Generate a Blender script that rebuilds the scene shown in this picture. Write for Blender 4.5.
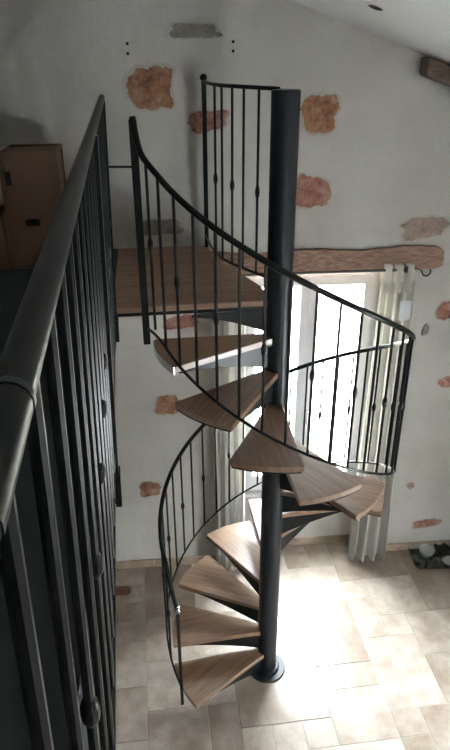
import bpy, bmesh, math, random
from mathutils import Vector, Matrix
random.seed(7)
R = math.radians
scene = bpy.context.scene
for o in list(bpy.data.objects):
    bpy.data.objects.remove(o)
COL = scene.collection

# ------------------------------------------------------------------ camera
YAW, PITCH, ROLL = R(-7.0), R(26.801), R(-0.381)
CAM = Vector((-0.648, -3.005, 3.844))
cd = bpy.data.cameras.new('camera')
cd.sensor_fit = 'VERTICAL'; cd.sensor_height = 24.0
cd.lens = 637.1 / 750.0 * 24.0
cd.clip_start = 0.02; cd.clip_end = 200
co = bpy.data.objects.new('camera', cd); COL.objects.link(co)
Fw = Vector((0, math.cos(PITCH), -math.sin(PITCH))); Up = Vector((0, math.sin(PITCH), math.cos(PITCH))); Rt = Vector((1, 0, 0))
Rt2 = math.cos(ROLL) * Rt + math.sin(ROLL) * Up
Up2 = -math.sin(ROLL) * Rt + math.cos(ROLL) * Up
m3 = Matrix((Rt2, Up2, -Fw)).transposed()
m3 = Matrix.Rotation(YAW, 3, 'Z') @ m3
co.matrix_world = Matrix.Translation(CAM) @ m3.to_4x4()
scene.camera = co

# ------------------------------------------------------------------ world and exposure
SKY = 80.0
world = bpy.data.worlds.new('world'); scene.world = world; world.use_nodes = True
wb = world.node_tree.nodes['Background']
wb.inputs[0].default_value = (0.92, 0.965, 1.0, 1); wb.inputs[1].default_value = SKY
scene.view_settings.view_transform = 'Standard'; scene.view_settings.look = 'None'
scene.view_settings.gamma = 1; scene.view_settings.use_curve_mapping = False
scene.view_settings.exposure = 0.17

# ------------------------------------------------------------------ materials
MATS = {}
def mat(name, base, rough=0.5, metal=0.0, spec=0.5):
    m = bpy.data.materials.new(name); m.use_nodes = True
    b = m.node_tree.nodes['Principled BSDF']
    b.inputs['Base Color'].default_value = (*base, 1)
    b.inputs['Roughness'].default_value = rough
    b.inputs['Metallic'].default_value = metal
    b.inputs['Specular IOR Level'].default_value = spec
    MATS[name] = m
    return m, m.node_tree, b
def noise(nt, scale, detail=4, rough=0.6, stretch=(1, 1, 1), coord='Object', rnd=False):
    tc = nt.nodes.new('ShaderNodeTexCoord'); mp = nt.nodes.new('ShaderNodeMapping')
    mp.inputs['Scale'].default_value = stretch
    nt.links.new(tc.outputs[coord], mp.inputs['Vector'])
    if rnd:
        oi = nt.nodes.new('ShaderNodeObjectInfo'); ml = nt.nodes.new('ShaderNodeMath'); ml.operation = 'MULTIPLY'
        ml.inputs[1].default_value = 37.0
        nt.links.new(oi.outputs['Random'], ml.inputs[0]); nt.links.new(ml.outputs[0], mp.inputs['Location'])
    n = nt.nodes.new('ShaderNodeTexNoise')
    n.inputs['Scale'].default_value = scale; n.inputs['Detail'].default_value = detail; n.inputs['Roughness'].default_value = rough
    nt.links.new(mp.outputs[0], n.inputs['Vector'])
    return n
def ramp(nt, src, stops):
    r = nt.nodes.new('ShaderNodeValToRGB')
    el = r.color_ramp.elements
    while len(el) < len(stops): el.new(0.5)
    for e, (p, c) in zip(el, stops):
        e.position = p; e.color = (*c, 1)
    nt.links.new(src, r.inputs[0])
    return r
def bump(nt, b, src, strength, dist=0.01):
    bp = nt.nodes.new('ShaderNodeBump'); bp.inputs['Strength'].default_value = strength; bp.inputs['Distance'].default_value = dist
    nt.links.new(src, bp.inputs['Height']); nt.links.new(bp.outputs[0], b.inputs['Normal'])
def mix(nt, fac, a, b_, mode='MIX'):
    mx = nt.nodes.new('ShaderNodeMix'); mx.data_type = 'RGBA'; mx.blend_type = mode
    if isinstance(fac, float): mx.inputs[0].default_value = fac
    else: nt.links.new(fac, mx.inputs[0])
    for sock, v in ((mx.inputs[6], a), (mx.inputs[7], b_)):
        if isinstance(v, tuple): sock.default_value = (*v, 1)
        else: nt.links.new(v, sock)
    return mx.outputs[2]

# lime plaster
m, nt, b = mat('plaster', (0.6, 0.6, 0.56), 0.9, spec=0.2)
n1 = noise(nt, 1.6, 5); r1 = ramp(nt, n1.outputs[0], [(0.3, (0.56, 0.545, 0.50)), (0.7, (0.69, 0.675, 0.635))])
nt.links.new(r1.outputs[0], b.inputs['Base Color'])
n2 = noise(nt, 14, 8, 0.7); bump(nt, b, n2.outputs[0], 0.5, 0.02)
# painted ceiling
m, nt, b = mat('ceiling_paint', (0.9, 0.92, 0.92), 0.85, spec=0.2)
n1 = noise(nt, 8, 4); bump(nt, b, n1.outputs[0], 0.1, 0.01)
# travertine
m, nt, b = mat('travertine', (0.6, 0.5, 0.38), 0.3)
oi = nt.nodes.new('ShaderNodeObjectInfo')
n1 = noise(nt, 5, 6, 0.65, rnd=True)
r1 = ramp(nt, n1.outputs[0], [(0.28, (0.32, 0.26, 0.212)), (0.5, (0.44, 0.375, 0.322)), (0.72, (0.57, 0.515, 0.465))])
r2 = ramp(nt, oi.outputs['Random'], [(0.0, (0.74, 0.70, 0.66)), (0.5, (0.97, 0.95, 0.93)), (1.0, (1.2, 1.22, 1.24))])
nt.links.new(mix(nt, 1.0, r1.outputs[0], r2.outputs[0], 'MULTIPLY'), b.inputs['Base Color'])
n2 = noise(nt, 30, 4, rnd=True); rr = ramp(nt, n2.outputs[0], [(0.3, (0.14, 0.14, 0.14)), (0.8, (0.3, 0.3, 0.3))])
nt.links.new(rr.outputs[0], b.inputs['Roughness'])
n3 = noise(nt, 6, 5); bump(nt, b, n3.outputs[0], 0.12, 0.01)
mat('grout', (0.45, 0.39, 0.33), 0.7)
m, nt, b = mat('skirting_stone', (0.42, 0.33, 0.24), 0.5)
n1 = noise(nt, 9, 5, rnd=True); r1 = ramp(nt, n1.outputs[0], [(0.3, (0.3, 0.22, 0.16)), (0.7, (0.5, 0.41, 0.31))])
nt.links.new(r1.outputs[0], b.inputs['Base Color'])
# iron
def iron(name, base, rough, rust=0.25, metal=0.1, spec=0.22, bmp=0.05):
    m, nt, b = mat(name, base, rough, metal, spec)
    n1 = noise(nt, 28, 6, 0.7)
    r1 = ramp(nt, n1.outputs[0], [(0.35, base), (0.62, tuple(c * 1.4 for c in base)), (0.8, tuple(c * k for c, k in zip(base, (3.2, 2.4, 1.8))))])
    nt.links.new(mix(nt, rust, base, r1.outputs[0]), b.inputs['Base Color'])
    n2 = noise(nt, 60, 4); r2 = ramp(nt, n2.outputs[0], [(0.3, (rough * 0.92,) * 3), (0.75, (rough * 1.1,) * 3)])
    nt.links.new(r2.outputs[0], b.inputs['Roughness'])
    bump(nt, b, n2.outputs[0], bmp, 0.002)
iron('wrought_iron', (0.008, 0.010, 0.0105), 0.3, 0.2, 0.05, 0.14, 0.02)
iron('column_steel', (0.010, 0.014, 0.018), 0.36, 0.15, 0.1, 0.3)
iron('rail_iron', (0.011, 0.013, 0.0115), 0.3, 0.25, 0.0, 0.05, 0.01)
# wood
def wood(name, dark, light, rough, stretch=(1.2, 14, 14), sc=3):
    m, nt, b = mat(name, light, rough)
    n1 = noise(nt, sc, 6, 0.6, stretch, rnd=True)
    r1 = ramp(nt, n1.outputs[0], [(0.28, dark), (0.72, light)])
    nt.links.new(r1.outputs[0], b.inputs['Base Color'])
    bump(nt, b, n1.outputs[0], 0.15, 0.004)
wood('tread_wood', (0.17, 0.10, 0.062), (0.30, 0.20, 0.135), 0.3)
wood('landing_wood', (0.22, 0.125, 0.08), (0.36, 0.225, 0.15), 0.45)
wood('old_beam', (0.13, 0.065, 0.045), (0.45, 0.31, 0.24), 0.95, (2.5, 14, 14), 6)
wood('dark_beam', (0.05, 0.035, 0.025), (0.17, 0.13, 0.1), 0.95, (2.5, 14, 14), 6)
wood('furniture_wood', (0.13, 0.06, 0.03), (0.25, 0.13, 0.07), 0.4)
# stones left bare in the plaster
def stone(name, cols):
    m, nt, b = mat(name, cols[1], 0.95, spec=0.1)
    n1 = noise(nt, 15, 9, 0.78, rnd=True)
    r1 = ramp(nt, n1.outputs[0], [(0.36, cols[0]), (0.47, cols[1]), (0.56, cols[2]), (0.66, cols[3])])
    at = nt.nodes.new('ShaderNodeAttribute'); at.attribute_name = 'rim'
    n2 = noise(nt, 22, 5, 0.6, rnd=True)
    ad = nt.nodes.new('ShaderNodeMath'); ad.operation = 'ADD'; nt.links.new(at.outputs['Fac'], ad.inputs[0]); nt.links.new(n2.outputs[0], ad.inputs[1])
    sm = nt.nodes.new('ShaderNodeMapRange'); sm.inputs[1].default_value = 0.97; sm.inputs[2].default_value = 1.06
    nt.links.new(ad.outputs[0], sm.inputs[0])
    nt.links.new(mix(nt, sm.outputs[0], r1.outputs[0], (0.55, 0.545, 0.5)), b.inputs['Base Color'])
    bump(nt, b, n1.outputs[0], 0.5, 0.015)
stone('stone_orange', [(0.11, 0.06, 0.045), (0.31, 0.15, 0.085), (0.38, 0.23, 0.15), (0.52, 0.46, 0.38)])
stone('stone_red', [(0.14, 0.06, 0.05), (0.32, 0.145, 0.11), (0.4, 0.23, 0.185), (0.52, 0.44, 0.38)])
stone('stone_grey', [(0.16, 0.13, 0.11), (0.34, 0.27, 0.23), (0.42, 0.3, 0.25), (0.5, 0.46, 0.4)])
stone('stone_dark', [(0.15, 0.14, 0.12), (0.24, 0.22, 0.2), (0.3, 0.28, 0.25), (0.36, 0.34, 0.31)])
# carpet
m, nt, b = mat('carpet', (0.035, 0.042, 0.042), 0.95, spec=0.1)
n1 = noise(nt, 220, 2); bump(nt, b, n1.outputs[0], 0.6, 0.004)
# cloth
m, nt, b = mat('curtain_cloth', (0.8, 0.79, 0.75), 0.9, spec=0.1)
b.inputs['Transmission Weight'].default_value = 0.0
tr = nt.nodes.new('ShaderNodeBsdfTranslucent'); tr.inputs[0].default_value = (0.85, 0.84, 0.8, 1)
ms = nt.nodes.new('ShaderNodeMixShader'); ms.inputs[0].default_value = 0.5
out = nt.nodes['Material Output']
nt.links.new(b.outputs[0], ms.inputs[1]); nt.links.new(tr.outputs[0], ms.inputs[2]); nt.links.new(ms.outputs[0], out.inputs[0])
n1 = noise(nt, 400, 2); bump(nt, b, n1.outputs[0], 0.2, 0.002)
mat('white_paint', (0.88, 0.89, 0.9), 0.4)
m, nt, b = mat('glass', (1, 1, 1), 0.0)
nt.nodes.remove(b)
g1 = nt.nodes.new('ShaderNodeBsdfTransparent'); g1.inputs[0].default_value = (0.95, 0.97, 0.97, 1)
g2 = nt.nodes.new('ShaderNodeBsdfGlossy'); g2.inputs['Roughness'].default_value = 0.02
ms = nt.nodes.new('ShaderNodeMixShader')
ms.inputs[0].default_value = 0.05; nt.links.new(g1.outputs[0], ms.inputs[1]); nt.links.new(g2.outputs[0], ms.inputs[2])
nt.links.new(ms.outputs[0], nt.nodes['Material Output'].inputs[0])
m, nt, b = mat('terrace_stone', (0.62, 0.58, 0.5), 0.9)
# wicker
m, nt, b = mat('wicker', (0.24, 0.14, 0.08), 0.75)
tc = nt.nodes.new('ShaderNodeTexCoord'); bt = nt.nodes.new('ShaderNodeTexBrick')
bt.inputs['Scale'].default_value = 46; bt.inputs['Color1'].default_value = (0.15, 0.085, 0.052, 1); bt.inputs['Color2'].default_value = (0.125, 0.07, 0.044, 1)
bt.inputs['Mortar'].default_value = (0.10, 0.058, 0.037, 1); bt.inputs['Mortar Size'].default_value = 0.03
mp = nt.nodes.new('ShaderNodeMapping'); mp.inputs['Rotation'].default_value = (R(90), 0, 0)
nt.links.new(tc.outputs['Object'], mp.inputs[0]); nt.links.new(mp.outputs[0], bt.inputs['Vector'])
nt.links.new(bt.outputs['Color'], b.inputs['Base Color']); bump(nt, b, bt.outputs['Fac'], -0.6, 0.004)
mat('black_paint', (0.012, 0.012, 0.013), 0.4)
mat('hole_black', (0.01, 0.009, 0.008), 0.9)
mat('ceramic_white', (0.8, 0.8, 0.78), 0.15)
mat('enamel_black', (0.03, 0.028, 0.025), 0.15)
m, nt, b = mat('tray_green', (0.03, 0.06, 0.04), 0.25)
n1 = noise(nt, 14, 3, 0.6); r1 = ramp(nt, n1.outputs[0], [(0.4, (0.012, 0.018, 0.018)), (0.52, (0.025, 0.04, 0.03)), (0.62, (0.07, 0.1, 0.06)), (0.75, (0.25, 0.28, 0.25))])
nt.links.new(r1.outputs[0], b.inputs['Base Color'])
mat('steel_pale', (0.5, 0.51, 0.52), 0.25, 0.9)
mat('label_paper', (0.78, 0.8, 0.84), 0.6)

# ------------------------------------------------------------------ mesh helpers
class MB:
    def __init__(s): s.v = []; s.f = []
    def add(s, vs, fs):
        k = len(s.v); s.v += [tuple(v) for v in vs]; s.f += [tuple(i + k for i in f) for f in fs]; return s
    def box(s, x0, x1, y0, y1, z0, z1):
        vs = [(x, y, z) for x in (x0, x1) for y in (y0, y1) for z in (z0, z1)]
        return s.add(vs, [(0, 1, 3, 2), (4, 6, 7, 5), (0, 4, 5, 1), (2, 3, 7, 6), (0, 2, 6, 4), (1, 5, 7, 3)])
    def prism(s, poly, z0, z1):
        n = len(poly); vs = [(x, y, z0) for x, y in poly] + [(x, y, z1) for x, y in poly]
        fs = [tuple(range(n - 1, -1, -1)), tuple(range(n, 2 * n))] + [(i, (i + 1) % n, n + (i + 1) % n, n + i) for i in range(n)]
        return s.add(vs, fs)
    def tube(s, pts, r, seg=8, cap=True, flat=None):
        pts = [Vector(p) for p in pts]; n = len(pts); vs = []; fs = []
        rr = r if isinstance(r, (list, tuple)) else [r] * n
        prev = None
        for i, p in enumerate(pts):
            t = (pts[min(i + 1, n - 1)] - pts[max(i - 1, 0)]).normalized()
            if prev is None:
                a = Vector((0, 0, 1)) if abs(t.z) < 0.9 else Vector((1, 0, 0))
                u = t.cross(a).normalized()
            else:
                u = (prev - t * prev.dot(t)).normalized()
            w = t.cross(u); prev = u
            for k in range(seg):
                A = 2 * math.pi * (k + 0.5) / seg
                vs.append(p + (u * math.cos(A) + w * math.sin(A)) * rr[i])
        for i in range(n - 1):
            for k in range(seg):
                a = i * seg + k; b_ = i * seg + (k + 1) % seg
                fs.append((a, b_, b_ + seg, a + seg))
        if cap:
            fs.append(tuple(range(seg - 1, -1, -1))); fs.append(tuple((n - 1) * seg + k for k in range(seg)))
        return s.add(vs, fs)
    def lathe(s, prof, c=(0, 0, 0), seg=24):
        n = len(prof); vs = []; fs = []
        for r_, z in prof:
            for k in range(seg):
                A = 2 * math.pi * k / seg
                vs.append((c[0] + r_ * math.cos(A), c[1] + r_ * math.sin(A), c[2] + z))
        for i in range(n - 1):
            for k in range(seg):
                a = i * seg + k; b_ = i * seg + (k + 1) % seg
                fs.append((a, b_, b_ + seg, a + seg))
        fs.append(tuple(range(seg - 1, -1, -1))); fs.append(tuple((n - 1) * seg + k for k in range(seg)))
        return s.add(vs, fs)
    def mesh(s, name, smooth=True):
        me = bpy.data.meshes.new(name); me.from_pydata(s.v, [], s.f); me.update()
        bm = bmesh.new(); bm.from_mesh(me); bmesh.ops.recalc_face_normals(bm, faces=bm.faces); bm.to_mesh(me); bm.free()
        if smooth:
            for p in me.polygons: p.use_smooth = True
            me.set_sharp_from_angle(angle=R(35))
        return me
    def build(s, name, material, parent=None, smooth=True):
        return link(name, s.mesh(name, smooth), material, parent)
def link(name, me, material=None, parent=None):
    o = bpy.data.objects.new(name, me); COL.objects.link(o)
    if material and not me.materials: me.materials.append(MATS[material])
    if parent: o.parent = parent
    return o
def bevel(o, w=0.003, seg=1):
    md = o.modifiers.new('bevel', 'BEVEL'); md.width = w; md.segments = seg; md.limit_method = 'ANGLE'; md.angle_limit = R(40)
    return o
def empty(name, loc=(0, 0, 0), rz=0):
    o = bpy.data.objects.new(name, None); COL.objects.link(o); o.location = loc; o.rotation_euler = (0, 0, rz); o.empty_display_size = 0.1
    return o
def tag(o, label, cat, group=None):
    o['label'] = label; o['category'] = cat
    if group: o['group'] = group
    return o
def struct(o, label=None):
    o['kind'] = 'structure'
    if label: o['label'] = label
    return o

# ------------------------------------------------------------------ setting: levels
H = 0.195; NR = 14; LZ = H * NR            # riser, number of risers, landing level
X0, X1, Y0, Y1 = -3.4, 2.7, -5.6, 1.07     # room

# floor of laid stone tiles (modules read off the joints)
GX, GY, OX, OY = 0.197, 0.191, 0.15, 0.147
floor = MB().box(X0 - 0.3, X1 + 0.3, Y0 - 0.3, 1.9, -0.2, -0.0025).build('floor', 'grout', smooth=False)
struct(floor, 'pale travertine tile floor laid in mixed rectangles')
kx0, kx1 = math.floor((X0 - OX) / GX), math.ceil((X1 - OX) / GX)
jy0, jy1 = math.floor((Y0 - OY) / GY), math.ceil((1.3 - OY) / GY)
occ = set(); rects = []
def put(k, j, w, h):
    cells = [(k + a, j + c) for a in range(w) for c in range(h)]
    if any(c in occ or not (kx0 <= c[0] < kx1 and jy0 <= c[1] < jy1) for c in cells): return False
    occ.update(cells); rects.append((k, j, w, h)); return True
for a in ((1, 2, 2, 2), (3, 2, 1, 1), (4, 1, 2, 2), (4, 0, 1, 1), (1, 4, 1, 1), (2, 4, 1, 2), (3, -3, 2, 3), (5, -1, 2, 2), (5, -3, 3, 2),
          (1, -4, 2, 2), (0, -4, 1, 1), (3, -4, 1, 1), (4, -5, 2, 2), (-6, -3, 1, 2), (-6, 2, 1, 1), (3, 3, 3, 2), (6, 1, 2, 3), (3, 0, 1, 2),
          (1, -1, 2, 3), (1, -2, 2, 1), (-2, -3, 3, 2), (-5, -4, 2, 2), (-5, -2, 3, 2), (-5, 0, 2, 2), (-5, 2, 2, 3), (-1, -1, 2, 2)):
    put(*a)
rt = random.Random(11)
for j in range(jy1 - 1, jy0 - 1, -1):
    for k in range(kx0, kx1):
        if (k, j) in occ: continue
        opts = [(3, 2), (2, 3), (3, 3), (2, 2), (2, 2), (1, 2), (2, 1)]; rt.shuffle(opts)
        far = (k < -8 or j < -6)
        for w, h in ([(4, 3), (3, 4), (3, 3)] if far else []) + opts + [(1, 1)]:
            if put(k, j - h + 1, w, h): break
tile_me = {}
tiles = 0
for k, j, w, h in rects:
    if (w, h) not in tile_me:
        W_, D_ = w * GX - 0.005, h * GY - 0.005
        mb = MB(); e = 0.002
        lo = [(-W_ / 2, -D_ / 2), (W_ / 2, -D_ / 2), (W_ / 2, D_ / 2), (-W_ / 2, D_ / 2)]
        vs = [(x, y, -0.02) for x, y in lo] + [(x, y, -0.0015) for x, y in lo] + [(x - math.copysign(e, x), y - math.copysign(e, y), 0) for x, y in lo]
        fs = [(3, 2, 1, 0), (8, 9, 10, 11)] + [(i, (i + 1) % 4, 4 + (i + 1) % 4, 4 + i) for i in range(4)] + [(4 + i, 4 + (i + 1) % 4, 8 + (i + 1) % 4, 8 + i) for i in range(4)]
        me = mb.add(vs, fs).mesh('tile', False); me.materials.append(MATS['travertine']); tile_me[(w, h)] = me
    o = link('tile', tile_me[(w, h)], None, floor)
    o.location = (OX + GX * (k + w / 2), OY + GY * (j + h / 2), rt.uniform(-0.0008, 0.0008)); tiles += 1

# back wall, in its own slightly turned frame: local x along, y = depth from the room face
WA = R(-2.2)
def wall_pt(x, d, z): return Vector((0, 1.07, 0)) + Matrix.Rotation(WA, 3, 'Z') @ Vector((x, d, z))
OPL, OPR, OPT, SILL, REC, TH = -0.02, 0.98, 2.5, 0.56, 0.15, 0.42
wb_ = MB()
wb_.box(-3.6, OPL, 0, TH, 0, 6.2).box(OPR, 3.2, 0, TH, 0, 6.2).box(OPL, OPR, 0, TH, OPT + 0.12, 6.2).box(OPL, OPR, REC, TH, 0, SILL)
wall_back = wb_.build('wall_back', 'plaster', smooth=False)
wall_back.location = (0, 1.07, 0); wall_back.rotation_euler = (0, 0, WA)
struct(wall_back, 'rough whitewashed plaster wall with bare stones showing')
# other walls; small openings added out of view let in fill daylight
def wall_with_hole(name, axis, c0, c1, a0, a1, h0, h1, z0, z1, top):
    mb = MB()
    def bx(p, q, s, t):
        if axis == 'x': mb.box(c0, c1, p, q, s, t)
        else: mb.box(p, q, c0, c1, s, t)
    if h0 is None: bx(a0, a1, 0, top)
    else:
        bx(a0, h0, 0, top); bx(h1, a1, 0, top); bx(h0, h1, 0, z0); bx(h0, h1, z1, top)
    return struct(mb.build(name, 'plaster', smooth=False))
wall_with_hole('wall_left', 'x', X0 - 0.3, X0, Y0, 1.3, None, None, 0, 0, 6.2)
wall_with_hole('wall_right', 'x', X1, X1 + 0.3, Y0, 1.0, -2.2, -1.5, 0.4, 1.4, 6.2)
wall_with_hole('wall_front', 'y', Y0 - 0.3, Y0, X0 - 0.3, X1 + 0.3, 1.0, 1.4, 0.9, 1.6, 6.2)
# sloping ceiling, falling to the right
CS = -0.344; CZ = 4.187
def cz(x): return CZ + CS * x if x > -2.0 else CZ + CS * -2.0 - CS * -1.0 * (-(x + 2.0)) * 1.0
mb = MB()
for xa, xb in ((X0 - 0.3, -2.0), (-2.0, X1 + 0.3)):
    za, zb = cz(xa), cz(xb)
    vs = [(xa, Y0 - 0.3, za), (xb, Y0 - 0.3, zb), (xb, 1.5, zb), (xa, 1.5, za)]
    vs += [(x, y, z + 0.2) for x, y, z in vs]
    mb.add(vs, [(0, 1, 2, 3), (4, 7, 6, 5), (0, 4, 5, 1), (1, 5, 6, 2), (2, 6, 7, 3), (3, 7, 4, 0)])
struct(mb.build('ceiling', 'ceiling_paint', smooth=False), 'white sloping ceiling')
# ground outside the window
g = MB().box(-20, 20, 1.95, 40, -0.35, -0.15).build('ground_outside', 'terrace_stone', smooth=False); struct(g, 'pale ground outside the window')

# skirting tiles along the back wall
base_back = empty('baseboard_back', (0, 1.07, 0), WA); struct(base_back, 'low stone tile skirting at the foot of the plaster wall')
rs = random.Random(3)
def skirt(x0, x1, d):
    x = x0
    while x < x1 - 0.02:
        w = min(rs.choice([0.3, 0.39, 0.39]), x1 - x)
        o = MB().box(x + 0.002, x + w - 0.002, d - 0.012, d, 0.002, 0.075).build('skirting_tile', 'skirting_stone', base_back, False)
        x += w
skirt(-3.3, OPL, 0); skirt(OPL, OPR - 0.013, REC); skirt(OPR, 2.6, 0)
o = MB().box(OPR - 0.012, OPR, 0.0, REC - 0.013, 0.002, 0.075).build('skirting_tile', 'skirting_stone', base_back, False)
o = MB().box(OPL, OPL + 0.012, 0.0, REC - 0.013, 0.002, 0.075).build('skirting_tile', 'skirting_stone', base_back, False)

# stones left bare in the plaster: (x along wall, z, width, height, material, squareness)
def stone_patch(x, z, w, h, material, sq=0.5, tilt=0.0, seed=0):
    rr = random.Random(seed); n = 28
    ph = [rr.uniform(0, 6.28) for _ in range(4)]
    ring = []
    for i in range(n):
        A = 2 * math.pi * i / n
        c, s = math.cos(A), math.sin(A); p = 2 + 4 * sq
        k = (abs(c) ** p + abs(s) ** p) ** (-1 / p)
        k *= 1 + 0.07 * math.sin(3 * A + ph[0]) + 0.05 * math.sin(5 * A + ph[1]) + 0.04 * math.sin(9 * A + ph[2])
        px, pz = c * k * w / 2, s * k * h / 2
        ring.append((px * math.cos(tilt) - pz * math.sin(tilt), px * math.sin(tilt) + pz * math.cos(tilt)))
    vs = []; fs = []; rim = []
    levels = ((1.08, 0.012), (1.06, -0.0005), (0.9, -0.003), (0.7, -0.004), (0.4, -0.005))
    for k, d in levels:
        for px, pz in ring:
            vs.append((px * k, d + rr.uniform(-0.002, 0.0015) * (k < 0.95), pz * k)); rim.append({1.08: 0.8, 1.06: 0.8, 0.9: 0.45, 0.7: 0.1}.get(k, 0.0))
    for l in range(len(levels) - 1):
        for i in range(n):
            a = l * n + i; b_ = l * n + (i + 1) % n
            fs.append((a, b_, b_ + n, a + n))
    vs.append((0, -0.005, 0)); rim.append(0.0); c_ = len(vs) - 1
    for i in range(n): fs.append(((len(levels) - 1) * n + i, (len(levels) - 1) * n + (i + 1) % n, c_))
    o = MB().add(vs, fs).build('bare_stone', material, wall_back); o.location = (x, 0, z)
    at = o.data.attributes.new('rim', 'FLOAT', 'POINT'); at.data.foreach_set('value', rim)
    return o
STONES = [(-0.574, 3.664, 0.28, 0.24, 'stone_orange', 0.6, 0.05), (-0.24, 3.483, 0.25, 0.125, 'stone_red', 0.6, 0.12), (0.44, 3.512, 0.23, 0.23, 'stone_orange', 0.5, 0.0),
          (0.415, 3.05, 0.25, 0.21, 'stone_red', 0.3, -0.1), (1.19, 2.80, 0.33, 0.15, 'stone_grey', 0.4, 0.12), (1.43, 2.20, 0.15, 0.15, 'stone_red', 0.1, 0.2),
          (1.56, 1.63, 0.22, 0.1, 'stone_red', 0.4, 0.05), (1.56, 0.275, 0.25, 0.085, 'stone_red', 0.5, 0.1), (-0.742, 0.798, 0.17, 0.15, 'stone_orange', 0.5, 0),
          (-0.566, 1.543, 0.2, 0.17, 'stone_orange', 0.4, 0.1), (-0.45, 2.19, 0.24, 0.1, 'stone_red', 0.4, 0.1), (-0.31, 3.955, 0.29, 0.075, 'stone_dark', 0.9, 0.0),
          (-0.56, 2.85, 0.3, 0.1, 'stone_dark', 0.6, 0.0), (1.30, 2.06, 0.05, 0.085, 'stone_dark', 0.3, -0.2), (1.37, 0.68, 0.06, 0.07, 'stone_grey', 0.2, 0.3)]
for i, (x, z, w, h, mt, sq, ti) in enumerate(STONES): stone_patch(x, z, w, h, mt, sq, ti, i)

# mezzanine floor
MZ = MB().box(X0, -0.835, Y0, 1.06, LZ - 0.2, LZ).build('floor_mezzanine', 'carpet', smooth=False); struct(MZ, 'dark carpeted mezzanine floor')

# ------------------------------------------------------------------ window
win = empty('window_1', tuple(wall_pt(0, REC, 0)), WA); struct(win, 'white two-leaf window with bright daylight behind')
def wbx(x0, x1, d0, d1, z0, z1): return MB().box(x0, x1, d0, d1, z0, z1)
o = MB()
o.box(OPL, OPL + 0.05, 0.02, 0.09, SILL, OPT).box(OPR - 0.05, OPR, 0.02, 0.09, SILL, OPT).box(OPL + 0.05, OPR - 0.05, 0.02, 0.09, OPT - 0.06, OPT).box(OPL + 0.05, OPR - 0.05, 0.02, 0.09, SILL, SILL + 0.06)
o.build('window_frame', 'white_paint', win, False)
wbx(OPL - 0.0, OPR + 0.0, -0.03, 0.018, SILL, SILL + 0.03).build('window_sill', 'white_paint', win, False)
mid = 0.47
for a, c in ((OPL + 0.052, mid - 0.002), (mid + 0.002, OPR - 0.052)):
    s = 0.055; z0, z1 = SILL + 0.062, OPT - 0.062
    mb = MB().box(a, a + s, 0.0, 0.05, z0, z1).box(c - s, c, 0.0, 0.05, z0, z1).box(a + s, c - s, 0.0, 0.05, z1 - 0.07, z1).box(a + s, c - s, 0.0, 0.05, z0, z0 + 0.13)
    cs = mb.build('casement', 'white_paint', win, False)
    MB().box(a + s, c - s, 0.022, 0.028, z0 + 0.13, z1 - 0.07).build('pane', 'glass', cs, False)
MB().tube([(mid + 0.03, -0.004, 1.35), (mid + 0.03, -0.03, 1.35), (mid + 0.03, -0.03, 1.24)], 0.007).build('handle', 'steel_pale', win)

# old timber lintel
xs = [-0.34 + 0.056 * i for i in range(31)]; vs = []; fs = []
rl = random.Random(5); prof = [(-0.035, 0), (-0.04, 0.5), (-0.03, 1), (0.12, 1), (0.12, 0)]
for i, x in enumerate(xs):
    zb = OPT + 0.02 + 0.008 * math.sin(i * 0.7) + rl.uniform(-0.004, 0.004); zt = 2.675 + 0.01 * math.sin(i * 0.5 + 1) + rl.uniform(-0.005, 0.005)
    if i == 0 or i == 30: zb += 0.02; zt -= 0.02
    for d, k in prof: vs.append((x, d + rl.uniform(-0.004, 0.004), zb + (zt - zb) * k))
P = len(prof)
for i in range(30):
    for k in range(P):
        a = i * P + k; b_ = i * P + (k + 1) % P; fs.append((a, b_, b_ + P, a + P))
fs.append(tuple(range(P))); fs.append(tuple(30 * P + k for k in range(P - 1, -1, -1)))
lin = MB().add(vs, fs).build('timber_lintel', 'old_beam'); lin.location = (0, 1.07, 0); lin.rotation_euler = (0, 0, WA)
tag(lin, 'rough old reddish timber lintel beam set over the bright window', 'beam')
# rafter piece under the ceiling at the right
vs = []
xa, xb = 1.03, 2.6
for x in (xa, xb):
    for d, k in ((-0.14, 0), (-0.14, 1), (0.02, 1), (0.02, 0)):
        vs.append((x, d, CZ + CS * x - 0.012 - (0.1 if k == 0 else 0)))
raf = MB().add(vs, [(0, 1, 2, 3), (7, 6, 5, 4), (0, 4, 5, 1), (1, 5, 6, 2), (2, 6, 7, 3), (3, 7, 4, 0)]).build('roof_rafter', 'dark_beam'); raf.location = (0, 1.05, 0)
bevel(raf, 0.012, 2)
tag(raf, 'dark weathered rafter end tucked under the white sloping ceiling', 'beam')

# ------------------------------------------------------------------ spiral staircase
A1, DE = 215.572, 30.471
def ang(n): return A1 - DE * (n - 1)
def pol(r, a, z=0.0): return Vector((r * math.cos(R(a)), r * math.sin(R(a)), z))
stair = tag(empty('spiral_staircase'), 'black iron spiral staircase with brown wooden treads around a thick round post', 'staircase')
RC, RT, RB = 0.065, 0.64, 0.675
TOPZ = 3.70
colm = MB().lathe([(RC, 0.01), (RC, TOPZ - 0.004), (RC - 0.004, TOPZ)], seg=32).build('center_column', 'column_steel', stair)
MB().lathe([(0.128, 0.001), (0.128, 0.011), (0.124, 0.014)], seg=32).build('base_plate', 'column_steel', colm)
MB().lathe([(0.085, 0.0142), (0.085, 0.03), (0.078, 0.036), (RC + 0.001, 0.036)], seg=32).build('base_collar', 'column_steel', colm)

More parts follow.
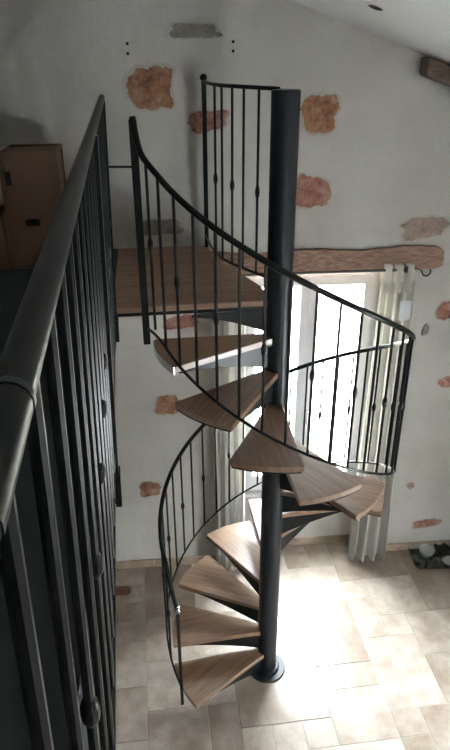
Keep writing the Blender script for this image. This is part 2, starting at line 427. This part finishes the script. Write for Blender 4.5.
# one tread, nosing along angle 0, body turning clockwise
def tread_poly(rin, rout, a_front, a_rear, off):
    pts = [(pol(0.055, a_front + 30)), pol(rin, a_front + 14)]
    for i in range(9): pts.append(pol(rout, a_front + (a_rear - a_front) * i / 8))
    pts.append(pol(rin, a_rear - 12)); pts.append(pol(0.055, a_rear - 30))
    return [(p.x, p.y) for p in pts]
OV = 1.6
wood_me = MB().prism(tread_poly(0.095, RT, 0, -DE - OV, 0), -0.034, 0).mesh('tread', False); wood_me.materials.append(MATS['tread_wood'])
tray_me = MB().prism(tread_poly(0.09, RT - 0.006, -1.0, -DE - OV + 1.0, 0), -0.044, -0.0345).mesh('tread_plate', False); tray_me.materials.append(MATS['wrought_iron'])
def gusset(a, depth, r1=0.6, th=0.006, z0=-0.0445):
    n = 14; d = pol(1, a); nn = Vector((-d.y, d.x, 0)) * th
    top = []; bot = []
    for i in range(n + 1):
        t = i / n; r_ = 0.05 + (r1 - 0.05) * t
        hgt = 0.014 + (depth - 0.014) * (1 - t) ** 1.6
        top.append(d * r_ + Vector((0, 0, z0))); bot.append(d * r_ + Vector((0, 0, z0 - hgt)))
    vs = []; fs = []
    for s in (-1, 1):
        vs += [p + nn * s for p in top] + [p + nn * s for p in bot]
    m_ = n + 1
    for s in (0, 1):
        o_ = s * 2 * m_
        for i in range(n): fs.append((o_ + i, o_ + i + 1, o_ + m_ + i + 1, o_ + m_ + i))
    for i in range(n):
        fs.append((m_ + i, m_ + i + 1, 3 * m_ + i + 1, 3 * m_ + i)); fs.append((i, i + 1, 2 * m_ + i + 1, 2 * m_ + i))
    fs.append((n, m_ + n, 3 * m_ + n, 2 * m_ + n)); fs.append((0, m_, 3 * m_, 2 * m_))
    return MB().add(vs, fs)
gus = MB()
for a_, dp in ((-3, 0.135), (-DE + 3, 0.135)):
    g_ = gusset(a_, dp); gus.add(g_.v, g_.f)
gus_me = gus.mesh('bracket'); gus_me.materials.append(MATS['wrought_iron'])
for n in range(1, NR):
    t = link('tread', wood_me, None, stair); t.location = (0, 0, n * H); t.rotation_euler = (0, 0, R(ang(n)))
    bevel(t, 0.004)
    link('tread_plate', tray_me, None, t)
    link('bracket', gus_me, None, t)
    if n == NR - 1:  # pale strip on this tread alone stands in for a glint along the rail
        strip = [pol(RT + 0.004, -DE * i / 12) + Vector((0, 0, -0.02)) for i in range(13)]
        vs = []; fs = []
        for p in strip:
            d = p.normalized() * 0.003; d.z = 0
            vs += [p - d + Vector((0, 0, -0.02)), p + d + Vector((0, 0, -0.02)), p + d + Vector((0, 0, 0.02)), p - d + Vector((0, 0, 0.02))]
        for i in range(12):
            for k in range(4): fs.append((i * 4 + k, i * 4 + (k + 1) % 4, i * 4 + 4 + (k + 1) % 4, i * 4 + 4 + k))
        fs += [(0, 1, 2, 3), (48, 49, 50, 51)]
        MB().add(vs, fs).build('edge_strip', 'steel_pale', t)['label'] = 'metal strip along the outer edge, pale in place of a reflected glint'

# hand rail and lower rail: helices, then the rise to the top post
HR = 0.865
def LRo(n): return 0.03 + 0.005 * n
def helix(n, off, r=RB): return pol(r, ang(n), n * H + off)
POST = Vector((-0.677, -0.12, 0))
pts = []
e = helix(1.55, HR); 
pts += [pol(RB, ang(1.30), 0.955), pol(RB, ang(1.38), 1.01), pol(RB, ang(1.5), 1.075)]
n = 1.7
while n < 13.02: pts.append(helix(n, HR)); n += 0.1
# smooth lift to the post
last = pts[-1]
pe = Vector((POST.x, POST.y, 3.61))
c1 = last + (pts[-1] - pts[-2]).normalized() * 0.16; c2 = pe + Vector((0.02, -0.035, -0.16))
for i in range(1, 13):
    t = i / 12
    pts.append((1 - t) ** 3 * last + 3 * (1 - t) ** 2 * t * c1 + 3 * (1 - t) * t * t * c2 + t ** 3 * pe)
hand = MB().tube(pts, 0.0132, 10).build('handrail', 'rail_iron', stair)
HPTS = pts
MB().lathe([(0.001, -0.026), (0.016, -0.019), (0.023, 0), (0.016, 0.019), (0.001, 0.026)], seg=12, c=tuple(pts[0])).build('end_knob', 'steel_pale', hand)
lp = [helix(1.25 + 0.1 * i, LRo(1.25 + 0.1 * i)) for i in range(119)]
last = lp[-1]; pe2 = Vector((POST.x + 0.01, POST.y - 0.02, 2.66))
for i in range(1, 6):
    t = i / 5; lp.append(last.lerp(pe2, t) + Vector((0, 0, 0.01 * math.sin(math.pi * t))))
MB().tube(lp, 0.007, 6).build('lower_rail', 'wrought_iron', stair)
# newel at the foot, post at the head
nb = pol(RB, ang(1.30))
MB().tube([(nb.x, nb.y, 0.135), (nb.x, nb.y, 0.95)], 0.014, 4).build('newel_post', 'wrought_iron', stair)
MB().box(POST.x - 0.017, POST.x + 0.017, POST.y - 0.012, POST.y + 0.012, 2.575, 3.60).build('top_post', 'wrought_iron', stair, False)
# curved pale flat bar where the lower rail meets the landing edge
cp = [helix(12.95 - 0.07 * i, 0.02 - 0.002 * i, RB - 0.005) for i in range(11)]
# balusters
BAL = 0.0066
def hand_z(a_turn_pt):
    best = min(HPTS, key=lambda p: (p.x - a_turn_pt.x) ** 2 + (p.y - a_turn_pt.y) ** 2 + 0.02 * (p.z - a_turn_pt.z) ** 2)
    return best.z
knot_me = MB().lathe([(BAL, -0.03), (0.0105, -0.018), (0.0125, -0.006), (0.0125, 0.006), (0.0105, 0.018), (BAL, 0.03)], seg=8).mesh('knot'); knot_me.materials.append(MATS['wrought_iron'])
def bar_mesh(h):
    me = MB().tube([(0, 0, 0), (0, 0, h)], BAL, 6).mesh('baluster'); me.materials.append(MATS['wrought_iron']); return me

PH = 0.25
i = 0; n = 12.74 - 0.2895 * 38
while n < 13.45:
    p = helix(n, LRo(n))
    if n < 13.0: me = bar_mesh(HR - LRo(n))
    else:
        q = helix(n, HR); me = bar_mesh(hand_z(q) - p.z)
    bo = link('baluster', me, None, stair); bo.location = p
    if i % 2 == 0:
        k = link('knot', knot_me, None, bo); k.location = (0, 0, 0.40)
    n += 0.2895; i += 1

# landing: planks on an iron frame, running from the stair to the wall
land = empty('landing', (0, 0, 0)); land.parent = stair
def xr(y):
    t = [(-0.08, -0.07), (0.0, -0.055), (0.17, -0.045), (0.32, -0.09), (0.486, -0.15), (0.767, -0.25), (1.06, -0.26)]
    for (ya, xa), (yb, xb) in zip(t, t[1:]):
        if y <= yb: return xa + (xb - xa) * max(0, (y - ya)) / (yb - ya)
    return t[-1][1]
ys = [-0.02, 0.125, 0.305, 0.495, 0.685, 0.875, 1.062]
for a, c in zip(ys, ys[1:]):
    mm = (a + c) / 2
    poly = [(-0.832, a + 0.0015), (xr(a + 0.002), a + 0.0015), (xr(mm), mm), (xr(c - 0.002), c - 0.0015), (-0.832, c - 0.0015)]
    o = MB().prism(poly, LZ - 0.032, LZ).build('plank', 'landing_wood', land, False); bevel(o, 0.003)
fr_ = MB().box(-0.82, -0.08, -0.01, 0.004, LZ - 0.052, LZ - 0.033).box(-0.82, -0.805, 0.005, 1.05, LZ - 0.052, LZ - 0.033).box(-0.80, -0.27, 1.03, 1.05, LZ - 0.052, LZ - 0.033)
fr_.build('landing_frame', 'wrought_iron', land, False)
edge = [(xr(y) - 0.012, y, LZ - 0.048) for y in [0.05 + 0.05 * i for i in range(21)]]
MB().tube(edge, 0.013, 4).build('edge_bar', 'wrought_iron', land)
g_ = gusset(184, 0.13, 0.45, 0.006, LZ - 0.053); g_.build('bracket', 'wrought_iron', land)
# landing guard from the wall to the column
curve = [(-0.268, 1.03), (-0.268, 0.90), (-0.265, 0.767), (-0.252, 0.62), (-0.228, 0.486), (-0.19, 0.39), (-0.148, 0.31), (-0.1, 0.22), (-0.055, 0.14), (-0.02, 0.06)]
guard = MB().tube([(x, y, 3.70) for x, y in curve], 0.010, 8).build('landing_guard', 'rail_iron', stair)
MB().tube([(x, y, LZ + 0.075) for x, y in curve], 0.008, 6).build('lower_rail', 'wrought_iron', guard)
MB().tube([(-0.268, 1.02, LZ + 0.001), (-0.268, 1.02, 3.705)], 0.016, 4).build('post', 'wrought_iron', guard)
MB().lathe([(0.016, 0), (0.021, 0.008), (0.021, 0.02), (0.01, 0.032), (0.002, 0.034)], (-0.268, 1.02, 3.706), 10).build('post_cap', 'wrought_iron', guard)
gb = bar_mesh(3.70 - LZ - 0.075)
L_ = [0]
for (xa, ya), (xb, yb) in zip(curve, curve[1:]): L_.append(L_[-1] + math.hypot(xb - xa, yb - ya))
for i, t in enumerate((0.10, 0.414, 0.536, 0.642, 0.737, 0.852)):
    d = t * L_[-1]
    for k in range(len(curve) - 1):
        if L_[k] <= d <= L_[k + 1]:
            f = (d - L_[k]) / (L_[k + 1] - L_[k]); x = curve[k][0] + f * (curve[k + 1][0] - curve[k][0]); y = curve[k][1] + f * (curve[k + 1][1] - curve[k][1])
    mb = MB().tube([(0, 0, 0), (0, 0, 3.70 - LZ - 0.075)], BAL, 6)
    if i % 2: mb.lathe([(BAL, -0.03), (0.0105, -0.018), (0.0125, 0), (0.0105, 0.018), (BAL, 0.03)], (0, 0, 0.42), 8)
    o = mb.build('baluster', 'wrought_iron', guard); o.location = (x, y, LZ + 0.075)

# ------------------------------------------------------------------ mezzanine railing
RL = empty('mezzanine_railing', (-0.824, -0.11, LZ), R(1.6)); RL.rotation_euler[1] = math.atan(0.028 / 0.955)
tag(RL, 'long black iron railing with close bars along the edge of the dark mezzanine', 'railing')
HZ = 0.955; LEN = 3.6
hr = MB().tube([(0, 0.01 - LEN * i / 24, HZ) for i in range(25)], 0.0118, 14).build('handrail', 'rail_iron', RL)
MB().tube([(0, -2.595, HZ), (0, -2.602, HZ)], 0.0135, 14).build('joint_ring', 'column_steel', hr)
MB().tube([(0, -2.603, HZ), (0, -2.70, HZ)], 0.0128, 14).build('joint_sleeve', 'rail_iron', hr)
MB().tube([(0, 0, 0.05), (0, -LEN, 0.05)], 0.008, 6).build('lower_rail', 'wrought_iron', RL)
MB().box(-0.006, 0.006, -LEN, 0.0, HZ - 0.022, HZ - 0.0125).build('flat_bar', 'rail_iron', RL, False)
posts = (0.0, -1.27)
for py in posts:
    o = MB().box(-0.013, 0.013, py - 0.015, py + 0.015, -0.13, HZ - 0.012).build('post', 'wrought_iron', RL, False)
    pl = MB().box(0.0, 0.018, py - 0.03, py + 0.03, -0.13, -0.02).build('foot_plate', 'wrought_iron', RL, False)
nb_ = MB().tube([(0, 0, 0.05), (0, 0, HZ - 0.02)], 0.0062, 8).mesh('baluster'); nb_.materials.append(MATS['wrought_iron'])
kn = MB().lathe([(0.006, -0.022), (0.010, -0.014), (0.0115, -0.004), (0.0115, 0.004), (0.010, 0.014), (0.006, 0.022)], seg=10).mesh('knot'); kn.materials.append(MATS['wrought_iron'])
i = 0; y = -0.115
while y > -LEN:
    if min(abs(y - p) for p in posts) > 0.03:
        bo = link('baluster', nb_, None, RL); bo.location = (0, y, 0)
        if i % 2 == 0: k = link('knot', kn, None, bo); k.location = (0, 0, 0.46)
    i += 1; y -= 0.115
MB().tube([(0.0, 0.0, 0.68), (0.125, 0.0, 0.68)], 0.005, 6).build('tie_rod', 'wrought_iron', RL)

# ------------------------------------------------------------------ curtains
def curtain(name, x0, x1, d, z0, z1, folds, amp, x0b, x1b, seed, label, group=None):
    rc = random.Random(seed); nx, nz = folds * 14, 26; vs = []; fs = []
    ph = [rc.uniform(0, 6.28) for _ in range(3)]
    for s in (0, 1):
        for j in range(nz + 1):
            t = j / nz; z = z1 + (z0 - z1) * t
            for i in range(nx + 1):
                u = i / nx
                x = (x0 + (x1 - x0) * u) * (1 - t) + (x0b + (x1b - x0b) * u) * t
                a = amp * (0.55 + 0.45 * t)
                y = d + a * math.sin(2 * math.pi * folds * (u + 0.05 * math.sin(5 * u + ph[1])) + ph[0] + 0.4 * math.sin(2.2 * t + ph[1])) + 0.25 * a * math.sin(2 * math.pi * 1.3 * u + ph[2] + t)
                zz = z + (0.012 * math.sin(2 * math.pi * folds * u) if j == nz else 0)
                vs.append((x, y + 0.002 * s, zz))
    m_ = (nx + 1) * (nz + 1)
    for s in (0, 1):
        for j in range(nz):
            for i in range(nx):
                a = s * m_ + j * (nx + 1) + i; fs.append((a, a + 1, a + nx + 2, a + nx + 1))
    for j in range(nz):
        for i in (0, nx):
            a = j * (nx + 1) + i; fs.append((a, a + nx + 1, a + nx + 1 + m_, a + m_))
    for i in range(nx):
        for j in (0, nz):
            a = j * (nx + 1) + i; fs.append((a, a + 1, a + 1 + m_, a + m_))
    root = empty(name, tuple(wall_pt((x0 + x1) / 2, d, z0)), WA)
    me = MB().add([(x - (x0 + x1) / 2, y - d, z - z0) for x, y, z in vs], fs)
    me.build('cloth', 'curtain_cloth', root)
    tag(root, label, 'curtain', group)
    return root
cr = curtain('curtain', 0.90, 1.13, -0.10, 0.02, 2.47, 4, 0.034, 0.865, 1.19, 2, 'long white curtain gathered at the window beside the tray of bowls')
for k in range(3):
    x = -0.075 + 0.075 * k
    MB().box(x - 0.022, x + 0.022, -0.022, -0.018, 2.37, 2.56).box(x - 0.022, x + 0.022, 0.018, 0.022, 2.37, 2.56).box(x - 0.022, x + 0.022, -0.022, 0.022, 2.5605, 2.5645).build('tab', 'curtain_cloth', cr, False)
MB().box(0.02, 0.10, -0.046, -0.043, 2.18, 2.32).build('fabric_label', 'label_paper', cr, False)
cl = curtain('curtain', -0.24, -0.01, -0.10, 0.02, 2.47, 4, 0.026, -0.24, 0.0, 4, 'cream curtain hanging behind the stair post by the window')
rod = empty('curtain_rod', tuple(wall_pt(0.45, -0.10, 2.545)), WA); tag(rod, 'thin black curtain rod with round finial below the timber lintel', 'rod')
MB().tube([(-0.78, 0, 0), (0.60, 0, 0)], 0.009, 8).build('rod', 'black_paint', rod)
for s, x in ((-1, -0.78), (1, 0.60)):
    MB().tube([(x, 0, 0), (x + s * 0.012, 0, 0), (x + s * 0.03, 0, 0), (x + s * 0.045, 0, 0)], [0.012, 0.022, 0.022, 0.008], 12).build('finial', 'black_paint', rod)
    MB().tube([(x - s * 0.03, 0, 0), (x - s * 0.03, 0.06, 0)], 0.006, 6).build('bracket', 'black_paint', rod)
# iron hook by the lintel
hk = [wall_pt(1.24 + 0.03 * math.cos(R(a)) , -0.02, 2.50 + 0.03 * math.sin(R(a))) for a in range(170, 400, 20)]
tag(MB().tube([wall_pt(1.06, -0.045, 2.56), wall_pt(1.15, -0.045, 2.54)] + hk, 0.005, 6).build('wall_hook', 'wrought_iron'), 'small bent iron hook on the wall at the lintel end', 'hook')

# ------------------------------------------------------------------ storage boxes on the mezzanine
def storage_box(x, y, z, w, d, h, label, hx, hz, vert):
    root = empty('storage_box', (x, y, z)); tag(root, label, 'box', 'wicker boxes on the mezzanine')
    t = 0.012
    MB().box(-w / 2 + t, w / 2 - t, -d / 2 + t, d / 2 - t, t, h - t).build('body', 'wicker', root, False)
    fr = MB()
    for sx in (-1, 1):
        for sy in (-1, 1):
            a = sx * (w / 2 - 0.011); c = sy * (d / 2 - 0.011); fr.box(a - 0.011, a + 0.011, c - 0.011, c + 0.011, 0, h)
    for zz in (0.011, h - 0.011):
        for sy in (-1, 1): fr.box(-w / 2 + 0.022, w / 2 - 0.022, sy * (d / 2 - 0.011) - 0.0108, sy * (d / 2 - 0.011) + 0.0108, zz - 0.011, zz + 0.011)
        for sx in (-1, 1): fr.box(sx * (w / 2 - 0.011) - 0.0108, sx * (w / 2 - 0.011) + 0.0108, -d / 2 + 0.022, d / 2 - 0.022, zz - 0.011, zz + 0.011)
    fr.build('frame', 'wicker', root, False)
    a, c = (0.014, 0.036) if vert else (0.036, 0.014)
    MB().box(hx - a, hx + a, -d / 2 + 0.008, -d / 2 + 0.016, hz - c, hz + c).build('handle_slot', 'hole_black', root, False)
    return root
storage_box(-1.285, 0.87, LZ, 0.30, 0.32, 0.315, 'wicker box with a wide handle slot, at the bottom of its stack', 0.0, 0.26, False)
storage_box(-1.265, 0.87, LZ + 0.317, 0.315, 0.33, 0.33, 'wicker box lying on its side on top of another wicker box', -0.115, 0.19, True)
storage_box(-1.60, 0.87, LZ, 0.30, 0.32, 0.315, 'wicker box on the carpet beside the stacked pair', 0.0, 0.26, False)

# ------------------------------------------------------------------ tray with bowls at the foot of the wall
tr = empty('tray', (1.63, 0.885, 0.0), R(-6)); tag(tr, 'dark green patterned tray lying on the tiles by the wall', 'tray')
def rrect(w, d, r, n=5):
    out = []
    for cx, cy, a0 in ((w / 2 - r, d / 2 - r, 0), (-w / 2 + r, d / 2 - r, 90), (-w / 2 + r, -d / 2 + r, 180), (w / 2 - r, -d / 2 + r, 270)):
        for i in range(n + 1): a = R(a0 + 90 * i / n); out.append((cx + r * math.cos(a), cy + r * math.sin(a)))
    return out
MB().prism(rrect(0.40, 0.28, 0.03), 0.002, 0.008).build('base', 'tray_green', tr, False)
a, c = rrect(0.43, 0.31, 0.045), rrect(0.40, 0.28, 0.03); n = len(a)
vs = [(x, y, 0.032) for x, y in a] + [(x, y, 0.0085) for x, y in c] + [(x, y, 0.004) for x, y in c] + [(x * 1.012, y * 1.012, 0.028) for x, y in a]
fs = []
for l in range(4):
    for i in range(n): fs.append((l * n + i, l * n + (i + 1) % n, ((l + 1) % 4) * n + (i + 1) % n, ((l + 1) % 4) * n + i))
MB().add(vs, fs).build('rim', 'enamel_black', tr)
def bowl(name, loc, r, h, material, label):
    prof = [(r * 0.55, 0), (r * 0.6, 0.004), (r * 0.85, h * 0.45), (r, h), (r * 0.93, h), (r * 0.78, h * 0.45), (r * 0.5, 0.01), (0.002, 0.009)]
    return tag(MB().lathe(prof, (0, 0, 0), 28).build(name, material), label, 'bowl')
bowl('bowl', None, 0.068, 0.06, 'ceramic_white', 'round white ceramic bowl standing on the dark green tray').location = (1.555, 0.92, 0.0085)
bowl('bowl', None, 0.066, 0.045, 'enamel_black', 'shiny dark bowl standing on the dark green tray').location = (1.70, 0.94, 0.0085)
pl = tag(MB().lathe([(0.05, 0), (0.055, 0.003), (0.075, 0.009), (0.072, 0.011), (0.05, 0.006), (0.002, 0.005)], seg=24).build('saucer', 'steel_pale'), 'pale flat saucer on the dark green tray', 'saucer')
pl.location = (1.715, 0.815, 0.0085); pl.scale = (0.8, 0.8, 1)

# furniture foot that shows past the railing, with the trestle it carries under the mezzanine
ts = empty('wooden_trestle', (-1.05, 0.83, 0)); tag(ts, 'brown wooden trestle foot poking out from under the mezzanine', 'trestle')
foot = [(-0.45, -0.03), (0.075, -0.03), (0.098, -0.02), (0.106, 0.0), (0.098, 0.02), (0.075, 0.03), (-0.45, 0.03)]
bevel(MB().prism(foot, 0.0, 0.045).build('foot', 'furniture_wood', ts, False), 0.006, 2)
MB().box(-0.24, -0.18, -0.025, 0.025, 0.046, 0.70).build('upright', 'furniture_wood', ts, False)
MB().box(-0.45, 0.02, -0.03, 0.03, 0.701, 0.74).build('top_rail', 'furniture_wood', ts, False)

# small fixings
for x, z in ((-0.088, 3.902), (-0.088, 3.855), (-0.69, 3.895), (-0.69, 3.845)):
    o = MB().lathe([(0.0085, 0), (0.0085, 0.005), (0.005, 0.008)], seg=10).build('wall_bolt', 'hole_black')
    o.rotation_euler = (R(90), 0, WA); o.location = wall_pt(x, -0.001, z)
    tag(o, ('upper' if z > 3.87 else 'lower') + ' of two dark bolt heads ' + ('beside the grey stone block' if x > -0.3 else 'above the square orange stone'), 'bolt', 'paired bolts on the plaster wall')
sp = empty('ceiling_fitting', (0.452, 0.225, CZ + CS * 0.452)); sp.rotation_euler = (0, -math.atan(CS), 0); tag(sp, 'small oval recessed fitting in the white sloping ceiling', 'fitting')
MB().lathe([(0.05, 0), (0.05, -0.004), (0.036, -0.006)], seg=20).build('ring', 'white_paint', sp)
MB().lathe([(0.034, -0.0065), (0.034, -0.009), (0.02, -0.012)], seg=20).build('cap', 'hole_black', sp)
